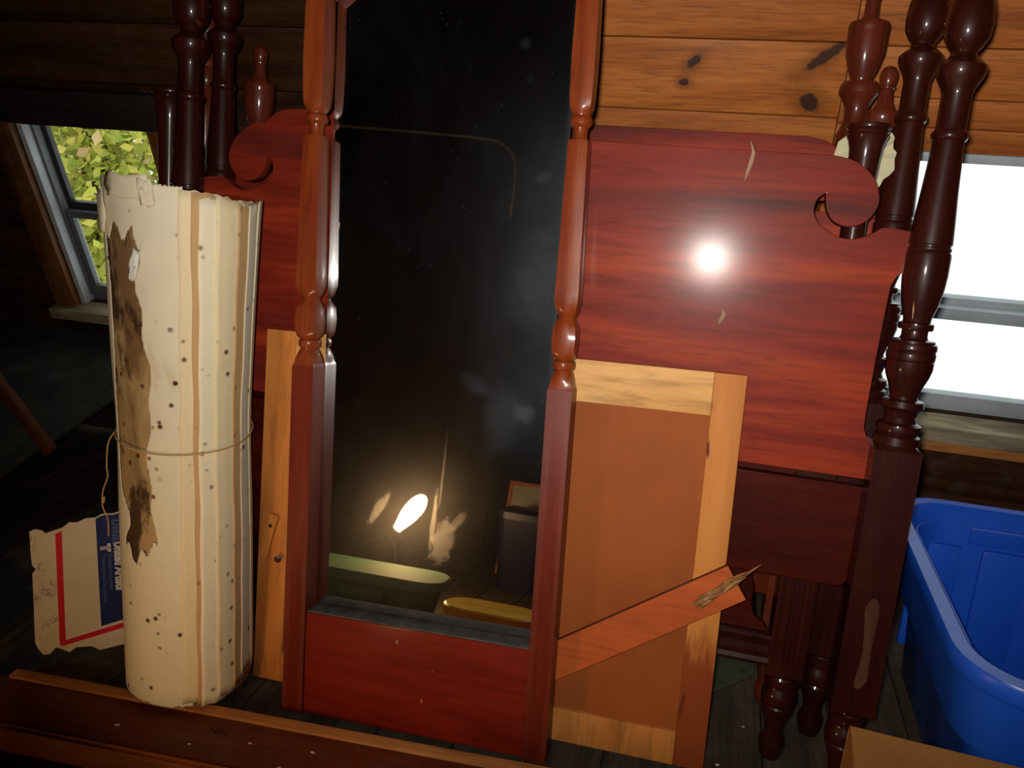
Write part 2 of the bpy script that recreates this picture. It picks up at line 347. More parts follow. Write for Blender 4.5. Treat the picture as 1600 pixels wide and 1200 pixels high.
for q, w in ((blob(.135, .61, .060, .085, .2), .040), (blob(.172, .623, .026, .022), .07), (blob(.085, .665, .05, .022, .5), .030), (blob(.178, 1.037, .022, .013, -.3), .03), (blob(.145, 1.201, .012, .012), .012), (blob(.132, 1.259, .013, .013), .02), (blob(.175, .86, .05, .11, .1), .035)):
    grime = t.math('ADD', grime, t.math('MULTIPLY', q, w))
spk = t.math('MULTIPLY', t.step(t.voro(u, 95).outputs['Distance'], .07, .03), t.step(t.noise(u, 13, 2), .55, .6)); grime = t.math('ADD', grime, t.math('MULTIPLY', spk, .5))
edgeg = t.math('MULTIPLY', t.step(xs.outputs['X'], .208, .226), .06); grime = t.math('ADD', grime, edgeg, clamp=True)
m2 = t.new('MixShader'); t.l(grime, m2.inputs[0]); t.l(m1.outputs[0], m2.inputs[1]); t.l(df.outputs[0], m2.inputs[2]); t.l(m2.outputs[0], t.out.inputs[0]); M['mirror'] = t.m

t = NT('lit_bulb'); e = t.new('Emission'); e.inputs[0].default_value = (1, .58, .25, 1); e.inputs[1].default_value = 90; t.l(e.outputs[0], t.out.inputs[0]); M['bulb'] = t.m
t = NT('leaf'); at_ = t.new('Attribute'); at_.attribute_name = 'tint'; t.set(at_.outputs['Color'], .5); t.b.inputs['Transmission Weight'].default_value = 0; M['leaf'] = t.m

# ------------------------------------------------------------------ the attic shell
TW = R(17)
def wall_frame(name, kind='structure'): return empty(name, (0, 1.87, 1.10), rotx=TW, kind=kind)
W1 = (-1.93, -1.49, -.62, -.045); W2 = (.27, .98, -.64, .006)
def cut(x0, x1, s0, s1, holes):
    rects = [(x0, x1, s0, s1)]
    for hx0, hx1, hs0, hs1 in holes:
        nr = []
        for a, b, c, d in rects:
            if b <= hx0 or a >= hx1 or d <= hs0 or c >= hs1: nr.append((a, b, c, d)); continue
            if a < hx0: nr.append((a, hx0, c, d))
            if b > hx1: nr.append((hx1, b, c, d))
            m0, m1 = max(a, hx0), min(b, hx1)
            if c < hs0: nr.append((m0, m1, c, hs0))
            if d > hs1: nr.append((m0, m1, hs1, d))
        rects = nr
    return rects
wv, wf = boxes_data([(a, b, .019, .075, c, d) for a, b, c, d in cut(-3.25, 1.75, -1.149, 1.30, [W1, W2])])
wall = mesh_obj('wall_back', wv, wf, M['sheath']); wall.location = (0, 1.87, 1.10); wall.rotation_euler = (TW, 0, 0); tag(wall, kind='structure')
JX = .2
def plank_row(x0, x1, s0, s1, mats):
    for a, b, c, d in cut(x0, x1, s0, s1, [W1, W2]):
        if b - a < .012 or d - c < .008: continue
        box('plank', (a + .0006, b - .0006, 0, .0185, c + .0011, d - .0011), mats(a, c), wall, .0022, 2)
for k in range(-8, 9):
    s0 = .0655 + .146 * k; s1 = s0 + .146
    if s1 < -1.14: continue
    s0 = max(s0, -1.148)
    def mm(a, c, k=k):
        return M['pine_knotty'] if (k == 0 and a > -.55) else (M['pine'] if a > -.65 and k > -3 else M['pine_darkest'])
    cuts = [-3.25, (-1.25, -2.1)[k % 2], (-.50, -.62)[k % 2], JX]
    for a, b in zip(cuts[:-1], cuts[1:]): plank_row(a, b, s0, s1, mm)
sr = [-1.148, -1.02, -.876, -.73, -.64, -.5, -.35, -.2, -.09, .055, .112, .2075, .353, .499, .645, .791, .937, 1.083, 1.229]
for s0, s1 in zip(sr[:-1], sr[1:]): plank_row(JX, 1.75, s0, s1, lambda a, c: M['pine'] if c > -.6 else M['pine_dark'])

planks_x = -3.2; fl_ = tag(box('floor', (-3.3, 1.8, -2.3, 2.35, -.06, -.019), M['sheath'], None, 0), kind='structure')
pm = {}
x = -3.2; i = 0
while x < 1.72:
    w = (.135, .15, .14)[i % 3]
    for (a, b) in (((-2.2, .55), (.55, 2.28)) if i % 2 else ((-2.2, -.4), (-.4, 2.28))):
        key = (w, a, b)
        if key not in pm:
            v, f = box_data(-w / 2 + .0015, w / 2 - .0015, (a - b) / 2 + .001, (b - a) / 2 - .001, -.009, .009)
            me = bpy.data.meshes.new('plank'); me.from_pydata(v, [], f); me.update(); bevel_mesh(me, .002, 1); me.materials.append(M['floor']); pm[key] = me
        o = link('plank', pm[key], None, fl_); o.location = (x + w / 2 + .75, (a + b) / 2 - .025, -.009 + .0395)
    x += w; i += 1
for nm, b in (('wall_left', (-3.32, -3.22, -2.3, 2.3, 0, 2.34)), ('wall_right', (1.72, 1.82, -2.3, 2.3, 0, 2.34)), ('wall_front', (-3.3, 1.8, -2.32, -2.22, 0, 2.34)), ('ceiling', (-3.3, 1.8, -2.32, 1.50, 2.28, 2.36))):
    tag(box(nm, b, M['room'], None, 0), kind='structure')

# windows in the sloping wall
def win(name): 
    o = empty(name, (0, 1.87, 1.10), rotx=TW, kind='structure'); return o
w1 = win('window_1'); x0, x1, s0, s1 = W1
box('casing', (x0 - .075, x0, -.022, -.001, s0 - .05, s1 + .002), M['casing'], w1)
box('casing', (x1, x1 + .07, -.018, -.001, s0 - .05, s1 + .002), M['casing'], w1)
box('header', (x0 - .09, x1 + .085, -.03, -.001, s1, s1 + .092), M['darktrim'], w1)
box('jamb', (x0 + .0005, x0 + .018, .001, .085, s0, s1), M['white_vinyl'], w1, .002)
box('jamb_track', (x0 + .018, x0 + .026, .03, .045, s0 + .02, s1 - .02), M['grey_sash'], w1, .001)
box('jamb', (x1 - .018, x1 - .0005, .001, .085, s0, s1), M['casing'], w1, .002)
box('head_jamb', (x0 + .018, x1 - .018, .001, .085, s1 - .012, s1 - .0005), M['black_sash'], w1, .002)
box('sill', (x0 - .085, x1 + .08, -.05, .085, s0 - .035, s0 - .0005), M['sill'], w1, .004)
box('sill_apron', (x0 - .075, x1 + .07, -.02, -.001, s0 - .09, s0 - .036), M['darktrim'], w1)
def sash(w, a, b, c, d, e0, e1, fr, mat, top=None, bot=None):
    top = top or fr; bot = bot or fr
    box('sash_stile', (a, a + fr, e0, e1, c, d), mat, w, .002); box('sash_stile', (b - fr, b, e0, e1, c, d), mat, w, .002)
    box('sash_rail', (a + fr, b - fr, e0, e1, c, c + bot), mat, w, .002); box('sash_rail', (a + fr, b - fr, e0, e1, d - top, d), mat, w, .002)
    box('pane', (a + fr, b - fr, (e0 + e1) / 2 - .0015, (e0 + e1) / 2 + .0015, c + bot, d - top), M['glass'], w, 0)
sash(w1, x0 + .019, x1 - .019, -.335, s1 - .013, .060, .078, .020, M['black_sash'], .012, .034)
sash(w1, x0 + .019, x1 - .019, s0 + .001, -.322, .038, .056, .026, M['grey_sash'], .022, .05)
w2 = win('window_2'); x0, x1, s0, s1 = W2
box('jamb', (x0 + .0005, x0 + .018, .001, .085, s0, s1), M['grey_frame'], w2, .002)
box('jamb', (x1 - .018, x1 - .0005, .001, .085, s0, s1), M['grey_frame'], w2, .002)
box('head_jamb', (x0 + .018, x1 - .018, .001, .085, s1 - .02, s1 - .0005), M['grey_frame'], w2, .002)
box('sill', (x0 - .04, x1 + .05, -.045, .085, s0 - .045, s0 - .0005), M['sill'], w2, .006)
box('sill_apron', (x0 - .03, x1 + .04, -.018, -.001, s0 - .09, s0 - .046), M['tan'], w2)
sash(w2, x0 + .019, x1 - .019, -.392, s1 - .021, .058, .080, .022, M['grey_frame'], .012, .048)
sash(w2, x0 + .019, x1 - .019, s0 + .001, -.36, .034, .056, .026, M['grey_frame'], .03, .045)

# tree outside the left window
tr_ = empty('tree', (-4.6, 5.0, -1.6), label='sunlit yellow-green leafy tree outside the left window', cat='tree')
tube('trunk', [(0, .3, -.6), (.05, .25, .6), (-.1, .2, 1.6), (.1, .1, 3.0), (0, 0, 4.2)], .13, M['bark'], tr_, 10, rfun=lambda s: 1.2 - .9 * s)
for q in range(9):
    a = rnd.uniform(0, 6.28); h = rnd.uniform(1.0, 3.6); L = rnd.uniform(.8, 1.5)
    tube('branch', [(0, .2, h), (L * .5 * math.cos(a), .1 + L * .5 * math.sin(a), h + .25), (L * math.cos(a), L * math.sin(a), h + .3)], .03, M['bark'], tr_, 6, rfun=lambda s: 1.1 - .8 * s)
V, F, T = [], [], []
for q in range(34000):
    u_ = Vector((rnd.gauss(0, 1), rnd.gauss(0, 1), rnd.gauss(0, 1))).normalized() * (rnd.random() ** .4)
    p = Vector((u_.x * 2.1, u_.y * 1.5, 1.9 + u_.z * 2.0)); s = rnd.uniform(.05, .095)
    d = Vector((rnd.uniform(-1, 1), rnd.uniform(-1, .3), rnd.uniform(-1, .2))).normalized(); nrm = Vector((rnd.uniform(-.6, .6), rnd.uniform(-1, .2), rnd.uniform(.1, 1))).normalized(); w_ = d.cross(nrm).normalized()
    n_ = len(V); b_ = nrm * s * .12
    V += [p, p + d * s * .5 + w_ * s * .33 - b_, p + d * s * 1.05, p + d * s * .5 - w_ * s * .33 - b_]
    F += [(n_, n_ + 1, n_ + 2), (n_, n_ + 2, n_ + 3)]
    r_ = rnd.random(); col = (.50, .53, .06) if r_ < .50 else ((.66, .58, .09) if r_ < .8 else ((.30, .42, .05) if r_ < .94 else (.66, .46, .20)))
    k_ = rnd.uniform(.75, 1.15); T += [tuple(c * k_ for c in col) + (1,)] * 4
fo = mesh_obj('foliage', V, F, M['leaf'], tr_); fo['kind'] = 'stuff'
ca = fo.data.color_attributes.new('tint', 'FLOAT_COLOR', 'POINT')
for i, c in enumerate(T): ca.data[i].color = c

# ------------------------------------------------------------------ bed ends leaning in a stack
LEAN = R(8)
def bed_end(label, cx, y0, group=None):
    return empty('bed_end', (cx, y0, 0), rotx=-LEAN, label=label, cat='bed frame')
def sq(z0, z1, r, ch=.006): return [(z0, r - .004, .55), (z0 + ch, r, .97), (z1 - ch, r, .97), (z1, r - .004, .55)]
foot = [(0, .017, 0), (.004, .019, 0), (.016, .0225, 0), (.030, .0245, 0), (.041, .023, 0), (.044, .018, 0), (.052, .0172, 0), (.065, .0185, 0), (.080, .022, 0), (.095, .0275, 0), (.108, .031, 0), (.112, .029, 0), (.116, .032, 0), (.126, .0325, 0), (.136, .031, 0), (.143, .027, 0), (.148, .026, 0), (.150, .030, 0), (.157, .031, 0), (.160, .0275, 0), (.165, .0275, 0), (.167, .033, 0), (.172, .0335, 0)]
upA = [(.6523, .0358, 0), (.665, .0347, 0), (.6682, .0305, 0), (.6705, .031, 0), (.6736, .0337, 0), (.679, .0345, 0), (.6843, .0336, 0), (.6887, .0262, 0), (.6974, .0231, 0), (.7082, .0262, 0), (.711, .031, 0), (.7146, .0335, 0), (.7242, .0313, 0), (.7265, .022, 0), (.7308, .0209, 0), (.7458, .025, 0), (.7637, .0322, 0), (.7772, .0358, 0), (.7895, .0363, 0), (.7908, .0352, 0), (.7925, .0365, 0), (.8001, .0373, 0), (.803, .0366, 0), (.8064, .0352, 0), (.8086, .0368, 0), (.813, .0372, 0), (.8179, .0358, 0), (.8190, .0330, 0), (.8231, .0325, 0), (.825, .0215, 0), (.8295, .0196, 0), (.8388, .0196, 0), (.840, .0255, 0), (.844, .0267, 0), (.8502, .0262, 0), (.852, .0212, 0), (.8544, .0205, 0), (.8606, .0216, 0), (.8812, .0276, 0), (.9068, .0316, 0), (.9271, .0334, 0), (.9574, .0334, 0), (.962, .0324, 0), (.9638, .0308, 0), (.9665, .0322, 0), (.9695, .0321, 0), (.9712, .0303, 0), (.9735, .0303, 0), (.9755, .0324, 0), (.9785, .0323, 0), (1.0071, .0305, 0), (1.0562, .0268, 0), (1.1047, .0238, 0), (1.1317, .0228, 0), (1.134, .0248, 0), (1.1365, .0262, 0), (1.141, .0268, 0), (1.145, .0257, 0), (1.148, .0225, 0), (1.1527, .0217, 0), (1.20, .0216, 0), (1.2094, .0240, 0), (1.2235, .0318, 0), (1.2328, .0352, 0), (1.2421, .0351, 0), (1.2486, .0288, 0), (1.2542, .0214, 0), (1.2606, .0182, 0), (1.265, .020, 0), (1.2699, .0243, 0), (1.2837, .0318, 0), (1.3047, .0338, 0), (1.325, .0318, 0), (1.352, .0255, 0), (1.38, .018, 0), (1.395, .0155, 0), (1.399, .021, 0), (1.408, .023, 0), (1.416, .020, 0), (1.422, .013, 0), (1.435, .017, 0), (1.452, .022, 0), (1.468, .020, 0), (1.48, .012, 0), (1.487, .002, 0)]
stA = foot + sq(.174, .650, .0360) + upA
panel_r = [(.155, 1.104), (.185, 1.099), (.206, 1.088), (.223, 1.072), (.232, 1.054), (.236, 1.033), (.228, 1.011), (.211, .997), (.192, .993), (.171, 1.001), (.158, 1.020), (.154, 1.044)]
notch = [(.154, 1.044), (.1425, 1.033), (.140, 1.015), (.146, 1.000), (.157, .990), (.184, .976), (.209, .975), (.232, .985), (.248, .996), (.269, .996), (.295, .993)]
edge_r = [(.295, .993), (.295, .932), (.281, .922), (.274, .905), (.272, .857), (.270, .782), (.269, .695), (.270, .668), (.276, .652), (.290, .648), (.2935, .615), (.2925, .581)]
def headboard_outline(cx):
    h = catmull(panel_r, 4)[:-1] + catmull(notch, 4)[:-1] + edge_r
    Rr = [(x + .354, z) for x, z in h]
    return [(-x, z) for x, z in Rr] [::-1][:] , Rr
def add_headboard(root, half, mat, matlow, yo=.02, up=0):
    Ls, Rs = headboard_outline(0); k = (half - .673)
    pts = [(x + k, z + up) for x, z in Rs] + [(x - k, z + up) for x, z in Ls]
    p = prism('panel', pts, yo - .011, yo + .011, mat, root, .0014, 2, smooth=18)
    lo = [(half - .0345, .567), (half - .0345, .400), (half - .045, .386), (-half + .045, .386), (-half + .0345, .400), (-half + .0345, .567)]
    prism('lower_rail', lo, yo - .010, yo + .012, matlow, root, .003, 2)
    return p
def posts(root, half, st, mat, N=32):
    a = turned('post', st, mat, root, N, (half, 0, 0)); b = a.copy(); C.objects.link(b); b.parent = root; b.location = (-half, 0, 0); b.rotation_euler = (0, 0, math.pi)
    return a, b
A = bed_end('front dark mahogany bed end with broad scrolled panel, before the other bed ends', -.354, 1.259)
pA = posts(A, .673, stA, M['darkpost'])
panA = add_headboard(A, .673, M['mahog'], M['mahog_b'])
# pale scraped scar low on the right post, and two lifted veneer flakes
sc = prism('scrape', catmull([(-.010, .375), (-.004, .388), (.003, .394), (.010, .385), (.013, .37), (.011, .30), (.012, .245), (-.006, .232), (-.002, .30), (-.010, .375)], 3)[:-1], -.0364, -.0355, M['scar'], pA[0], 0); sc['label'] = 'pale scraped patch'
for pts, w in (([(.379, -.0005, 1.119), (.386, -.003, 1.102), (.384, -.0025, 1.082), (.381, -.004, 1.067), (.378, -.0005, 1.053)], .0032), ([(.370, 0, .841), (.374, -.003, .833), (.371, -.003, .823), (.367, 0, .813)], .0035)):
    V, F = [], []
    for i, q in enumerate(catmull(pts, 4)):
        s = w * math.sin(math.pi * (i + .6) / (4 * (len(pts) - 1) + 1.2)); V += [(q[0] - s, q[1] + .0085, q[2]), (q[0] + s, q[1] + .0085, q[2]), (q[0], q[1] + .0075, q[2])]
    n = len(V) // 3
    for i in range(n - 1): F += [(3 * i, 3 * i + 2, 3 * i + 5, 3 * i + 3), (3 * i + 2, 3 * i + 1, 3 * i + 4, 3 * i + 5)]
    o = mesh_obj('veneer_flake', V, F, M['flake'], panA)
B = bed_end('dark mahogany bed end directly behind the front scrolled one, matching panel', -.386, 1.4166)
stB = [(z if z < .4 else z + .029, r, q) for z, r, q in stA]   # this end stands a little taller
posts(B, .675, stB, M['darkpost']); add_headboard(B, .675, M['mahog'], M['mahog_b'], up=.029)
Cc = bed_end('low dark bed end with cup-topped posts and reeded square legs', -.455, 1.3267)
stC = foot[:-2] + [(.167, .031, 0)] + sq(.171, .62, .0325) + [(.63, .033, 0), (.64, .026, 0), (.66, .023, 0), (.70, .026, 0), (.76, .027, 0), (.84, .024, 0), (.90, .0205, 0), (.9766, .0200, 0), (1.0453, .0222, 0), (1.0714, .0235, 0), (1.0974, .0252, 0), (1.115, .0268, 0), (1.1270, .0300, 0), (1.1340, .0332, 0), (1.1364, .0328, 0), (1.138, .0315, 0), (1.1414, .0332, 0), (1.1435, .0322, 0), (1.146, .0352, 0), (1.1485, .0359, 0), (1.152, .0355, 0), (1.1536, .033, 0), (1.1536, .010, 0)]
pc = posts(Cc, .667, stC, M['darkpost'])
for p in pc:
    for k in range(7):
        xx = -.024 + .008 * k
        o = box('reed', (xx - .003, xx + .003, -.0338, -.0305, .20, .50), M['darkpost'], p, .0014, 2)
        if p is pc[1]: o.location.y *= -1
mould = [(-.024, .190), (-.027, .196), (-.024, .204), (-.014, .210), (-.012, .222), (-.016, .232), (-.024, .236), (-.026, .242), (-.022, .247), (.012, .247), (.012, .190)]
V, F = [], []
for xx in (-.637, .637): V += [(xx, y, z) for y, z in mould]
n = len(mould); F = [tuple(range(n)), tuple(range(2 * n - 1, n - 1, -1))] + [(i, (i + 1) % n, (i + 1) % n + n, i + n) for i in range(n)]
mesh_obj('moulded_rail', V, F, M['darkpost'], Cc, 30)
cr = catmull([(.628, .2475), (.620, .262), (.602, .275), (.594, .300), (.594, .33), (.586, .352), (.58, .38)], 4) + catmull([(.60, .42), (.635, .44), (.637, .75)], 2) + catmull([(.60, .80), (.45, .86), (.25, .90), (0, .91)], 4)
prism('panel', cr + [(-x, z) for x, z in cr[::-1][1:]], -.008, .008, M['mahog_b'], Cc, .0015, 1)
urn = [(1.1372, .0294, 0), (1.1508, .0235, 0), (1.1679, .0199, 0), (1.185, .021, 0), (1.196, .0257, 0), (1.204, .031, 0), (1.2093, .0345, 0), (1.217, .0352, 0), (1.2216, .0345, 0), (1.2260, .0325, 0), (1.2293, .030, 0), (1.231, .0175, 0), (1.2328, .0174, 0), (1.239, .020, 0), (1.2517, .0255, 0), (1.2792, .0335, 0), (1.312, .0345, 0), (1.317, .0345, 0), (1.319, .0352, 0), (1.3261, .0352, 0), (1.3315, .0333, 0), (1.334, .020, 0), (1.3446, .0126, 0), (1.3715, .0120, 0), (1.374, .0155, 0), (1.380, .0155, 0), (1.382, .013, 0), (1.39, .0155, 0), (1.402, .0165, 0), (1.414, .012, 0), (1.4195, .003, 0)]
stD = foot[:-2] + [(.167, .031, 0)] + sq(.171, .62, .030) + [(.63, .031, 0), (.65, .022, 0), (.72, .027, 0), (.8, .029, 0), (.9, .023, 0), (.93, .021, 0), (.935, .027, 0), (.945, .027, 0), (.95, .021, 0), (1.05, .024, 0), (1.10, .030, 0)] + urn
D = bed_end('red mahogany bed end with tall urn finials rising behind the scrolled panel', -.470, 1.4813)
posts(D, .677, stD, M['redpost'])
prism('panel', [(.65, .60)] + catmull([(.65, .60), (.65, .86), (.52, .93), (.3, .97), (0, .98)], 3) + [(-x, z) for x, z in catmull([(.65, .60), (.65, .86), (.52, .93), (.3, .97), (0, .98)], 3)[::-1][1:]], -.018, -.003, M['redpost'], D, .0015, 1)
box('lower_rail', (-.65, .65, -.018, -.002, .24, .45), M['redpost'], D)
E_ = bed_end('red mahogany bed end with acorn finials, rearmost against the pine wall', -.395, 1.5437)
dz = .1483
stE = foot[:-2] + [(.167, .031, 0)] + sq(.171, .52, .030) + [(.53, .031, 0), (.55, .022, 0), (.62, .027, 0), (.7, .029, 0), (.80, .023, 0), (.83, .021, 0), (.835, .027, 0), (.845, .027, 0), (.85, .021, 0), (.94, .024, 0), (.97, .030, 0)] + [(z - dz, r, s) for z, r, s in urn[:21]] + [(1.1855, .021, 0), (1.190, .0195, 0), (1.2004, .0142, 0), (1.2230, .0118, 0), (1.2250, .0150, 0), (1.2275, .0154, 0), (1.2298, .0130, 0), (1.2366, .0153, 0), (1.2479, .0165, 0), (1.2560, .0150, 0), (1.2625, .010, 0), (1.2669, .0015, 0)]
posts(E_, .658, stE, M['redpost'])
box('panel', (-.632, .632, -.006, .008, .60, .92), M['redpost'], E_); box('lower_rail', (-.632, .632, -.006, .010, .26, .44), M['redpost'], E_)

# torn paper caught behind the cup-topped post
pts = [(.168, 1.100), (.172, 1.124), (.180, 1.131), (.186, 1.137), (.20, 1.13), (.253, 1.146), (.258, 1.143), (.261, 1.136), (.259, 1.127), (.261, 1.118), (.268, 1.112), (.265, 1.101), (.269, 1.084), (.262, 1.074), (.253, 1.066), (.250, 1.056), (.244, 1.047), (.236, 1.06), (.21, 1.05), (.19, 1.094)]
pw = empty('torn_paper', (.218, 1.3705, 0), rotx=-LEAN, label='torn yellowed paper caught behind the cup-topped bedpost', cat='paper')
V = [(x - .218, 0, z) for x, z in pts]; cx_, cz_ = 0, 1.10
def crum(x, z): return .004 * math.sin(x * 120) * math.sin(z * 90 + x * 50) + .003 * math.sin(z * 210)
V = [(x, crum(x, z), z) for x, _, z in V]; n = len(V); V += [(x * .5, crum(x * .5, (z + cz_) / 2), (z + cz_) / 2) for x, _, z in V[:n]] + [(0, 0, cz_)]
F = [(i, (i + 1) % n, (i + 1) % n + n, i + n) for i in range(n)] + [(i + n, (i + 1) % n + n, 2 * n) for i in range(n)]
ps = mesh_obj('sheet', V, F, M['tape'], pw); sm_ = ps.modifiers.new('thickness', 'SOLIDIFY'); sm_.thickness = .0006

# ------------------------------------------------------------------ framed hardboard panel
TG = R(10.7)
G = empty('framed_board', (-.3625, 1.21, .004), Matrix.Rotation(-TG, 3, 'X') @ Matrix.Rotation(R(-1.4), 3, 'Y'), label='light wood framed brown hardboard panel behind the tall mirror', cat='panel')
hw, hh = .4525, .728
box('stile', (-hw, -hw + .063, 0, .019, .012, hh), M['maple'], G, .0025); box('stile', (hw - .054, hw, 0, .019, .012, hh), M['maple_stained'], G, .0025)
box('top_rail', (-hw + .063, hw - .054, .0005, .019, hh - .075, hh), M['maple_top'], G, .0015)
box('bottom_rail', (-hw + .063, hw - .054, .0005, .019, .012, .075), M['maple'], G, .0015, rot=None)
box('hardboard', (-hw + .055, hw - .046, .008, .013, .07, hh - .07), M['hardboard'], G, .0005, 1)
tb = prism('turn_button', catmull([(-.426, .362), (-.410, .360), (-.407, .352), (-.414, .330), (-.424, .29), (-.428, .272), (-.440, .272), (-.442, .29), (-.434, .33), (-.426, .362)], 3)[:-1], -.009, -.0002, M['maple'], G, .0015)
turned('screw', [(-.002, .0035, 0), (0, .004, 0), (.001, .003, 0)], M['darkmetal'], tb, 12).matrix_local = Matrix.Translation((-.422, -.0095, .338)) @ Matrix.Rotation(R(90), 4, 'X')
nl = turned('nail', [(0, .0016, 0), (.014, .0016, 0), (.0145, .0065, 0), (.0165, .0070, 0), (.018, .004, 0)], M['darkmetal'], G, 12); nl.matrix_local = Matrix.Translation((-.405, 0, .276)) @ Matrix.Rotation(R(95), 4, 'X') @ Matrix.Rotation(R(20), 4, 'Y')

# broken rail with a splintered tenon leaning across the panel
S = empty('broken_rail', (-.3625, 1.21, .004), Matrix.Rotation(-TG, 3, 'X'), label='short orange stained rail with splintered end leaning across the framed panel', cat='broken rail')
def sx(x): return x + .3625
bd = Vector((.2495, .175)).normalized(); nb = Vector((bd.y, -bd.x)); st0 = Vector((sx(-.243), .183)); L_ = .40
o_ = [st0, st0 + bd * .397, st0 + bd * .397 + nb * .066, st0 + nb * .066]
sb = prism('board', [tuple(p) for p in o_], -.0155, -.0015, M['stickwood'], S, .0012, 1); sb.data.materials.append(M['edge'])
for q in sb.data.polygons:
    if abs(q.normal.y) < .5: q.material_index = 1
e0 = Vector((sx(.037), .334)); ed = Vector((.094, .084)).normalized()
for k, (off, a0, a1, r, yy) in enumerate(((0, 0, .128, .0055, -0.0190), (.006, .012, .112, .0042, -0.0200), (-.006, .004, .092, .0045, -0.0185), (.003, .05, .134, .0038, -0.0210), (-.003, .03, .10, .0036, -0.0220))):
    n2 = Vector((-ed.y, ed.x)); pts = []
    for s in range(6):
        q = e0 + ed * (a0 + (a1 - a0) * s / 5) + n2 * (off * (1 - .4 * s / 5) + .0015 * math.sin(k * 2 + s * 1.7)); pts.append((q.x, yy - .0015 * math.sin(s + k), q.y))
    tube('splinter', pts, r, M['splinter'], S, 6, rfun=lambda s: 1.0 - .75 * max(0, s - .55) / .45)

# ------------------------------------------------------------------ tall mirror
TM = R(10.5)
MR = empty('tall_mirror', (-.448, 1.145, .010), Matrix.Rotation(-TM, 3, 'X') @ Matrix.Rotation(R(-2.2), 3, 'Y'), label='tall dark mirror in a cherry frame with turned side posts', cat='mirror')
mp_ = [(0, .0205, .97), (.002, .0215, 1), (.676, .0215, 1), (.680, .0205, .97), (.684, .0200, .8), (.690, .0205, .6), (.698, .0195, .4), (.706, .0175, .2), (.7095, .0160, 0), (.7116, .0165, 0), (.7135, .0190, 0), (.7175, .0200, 0), (.7225, .0200, 0), (.726, .0190, 0), (.7275, .0165, 0), (.7290, .0175, .2), (.7320, .0195, .4), (.742, .0212, .65), (.764, .0216, .75), (.785, .0208, .65), (.795, .0180, .35), (.7995, .0160, .1), (.8028, .0152, 0), (.8065, .0172, .2), (.813, .0194, .5), (.828, .0210, .8), (.845, .0210, .85), (.871, .0204, .85), (.924, .0197, .8), (1.028, .0190, .7), (1.090, .0186, .6), (1.0945, .0182, .5), (1.0955, .0140, 0), (1.0990, .0125, 0), (1.1082, .0120, 0), (1.1150, .0130, 0), (1.1174, .0157, 0), (1.121, .0185, .1), (1.1265, .0190, .2), (1.1320, .0176, .1), (1.1345, .0158, 0), (1.1370, .0160, .1), (1.141, .0180, .3), (1.149, .0193, .6), (1.165, .0198, .75), (1.20, .0202, .8), (1.2312, .0205, .8), (1.29, .0200, .75), (1.36, .0192, .7), (1.40, .0185, .5), (1.405, .014, 0), (1.412, .0125, 0), (1.42, .016, 0), (1.43, .018, 0), (1.442, .015, 0), (1.452, .008, 0), (1.456, .001, 0)]
W_ = .262
for sgn in (-1, 1):
    p = turned('post', mp_, M['frame'], MR, 32, (sgn * (W_ - .0208), .0255, 0), depth=1.18, smooth=32)
    p.data.materials.append(M['frame_sq'])
    for q in p.data.polygons:
        if q.center.z < .6805: q.material_index = 1
pb = W_ - .0420
box('bottom_panel', (-pb + .001, pb - .001, .004, .046, .003, .207), M['frame_low'], MR, .002)
box('dusty_ledge', (-pb + .0012, pb - .0012, .006, .046,   .2072, .2095), M['dustgrey'], MR, .0008)
box('glass', (-pb + .0008, pb - .0008, .0465, .0500, .17, 1.44), M['mirror'], MR, 0, centre=False)
box('backing', (-pb + .0008, pb - .0008, .0502, .0545, .16, 1.45), M['sheath'], MR, 0)
arch = [(-pb + .0008, 1.333)] + [(x * (pb - .001) / 10, 1.395 - .055 * (abs(x) / 10) ** 2.2) for x in range(-9, 10)] + [(pb - .0008, 1.333), (pb - .0008, 1.43)] + [(x * (pb - .001) / 10, 1.50 - .07 * (abs(x) / 10) ** 2) for x in range(9, -10, -1)] + [(-pb + .0008, 1.43)]
prism('top_rail', arch, .012, .0462, M['frame_low'], MR, .002)

# ------------------------------------------------------------------ rails lying on the floor
ang = math.atan2(.077, 1.028)
RL = empty('bed_rail', (-.72, 1.0895, 0), Matrix.Rotation(ang, 3, 'Z'), label='red stained bed side rail lying flat under the paper roll', cat='bed rail')
box('board', (-.80, .85, -.128, -.024, .002, .030), M['redrail'], RL, .003)
box('ledger_strip', (-.52, .85, -.0235, 0, .002, .034), M['tan'], RL, .0025)
box('bead', (-.80, .85, -.1365, -.1285, .002, .028), M['orangerail'], RL, .003)
text_mesh('stamped_number', '1201.', .020, M['stamp'], RL, Matrix.Translation((-.075, -.062, .0302)) @ Matrix.Rotation(R(-3), 4, 'Z') , .0003)
RL2 = empty('bed_rail', (-.72, .939, 0), Matrix.Rotation(ang, 3, 'Z'), label='narrow orange bed slat lying in front of the red rail', cat='bed rail')
box('slat', (-.80, .85, -.036, .011, .001, .026), M['orangerail'], RL2, .003)
for (x, y, s) in ((-.95, .985, .006), (-.70, 1.02, .004), (-.62, .985, .005), (-.80, .985, .004), (-.585, 1.035, .0045)):
    V = []; 
    for k in range(8):
        a = k * math.pi / 4; V.append((s * rnd.uniform(.6, 1.3) * math.cos(a), s * .6 * rnd.uniform(.6, 1.3) * math.sin(a), 0))
    V += [(0, 0, s * .45), (0, 0, 0)]; F = [(k, (k + 1) % 8, 8) for k in range(8)] + [((k + 1) % 8, k, 9) for k in range(8)]
    o = mesh_obj('wood_chip', V, F, M['crumb']); o.location = (x, y, .0302); tag(o, 'small pale chip lying on the red rail before the paper roll', 'chip', 'pale chips on the red rail')

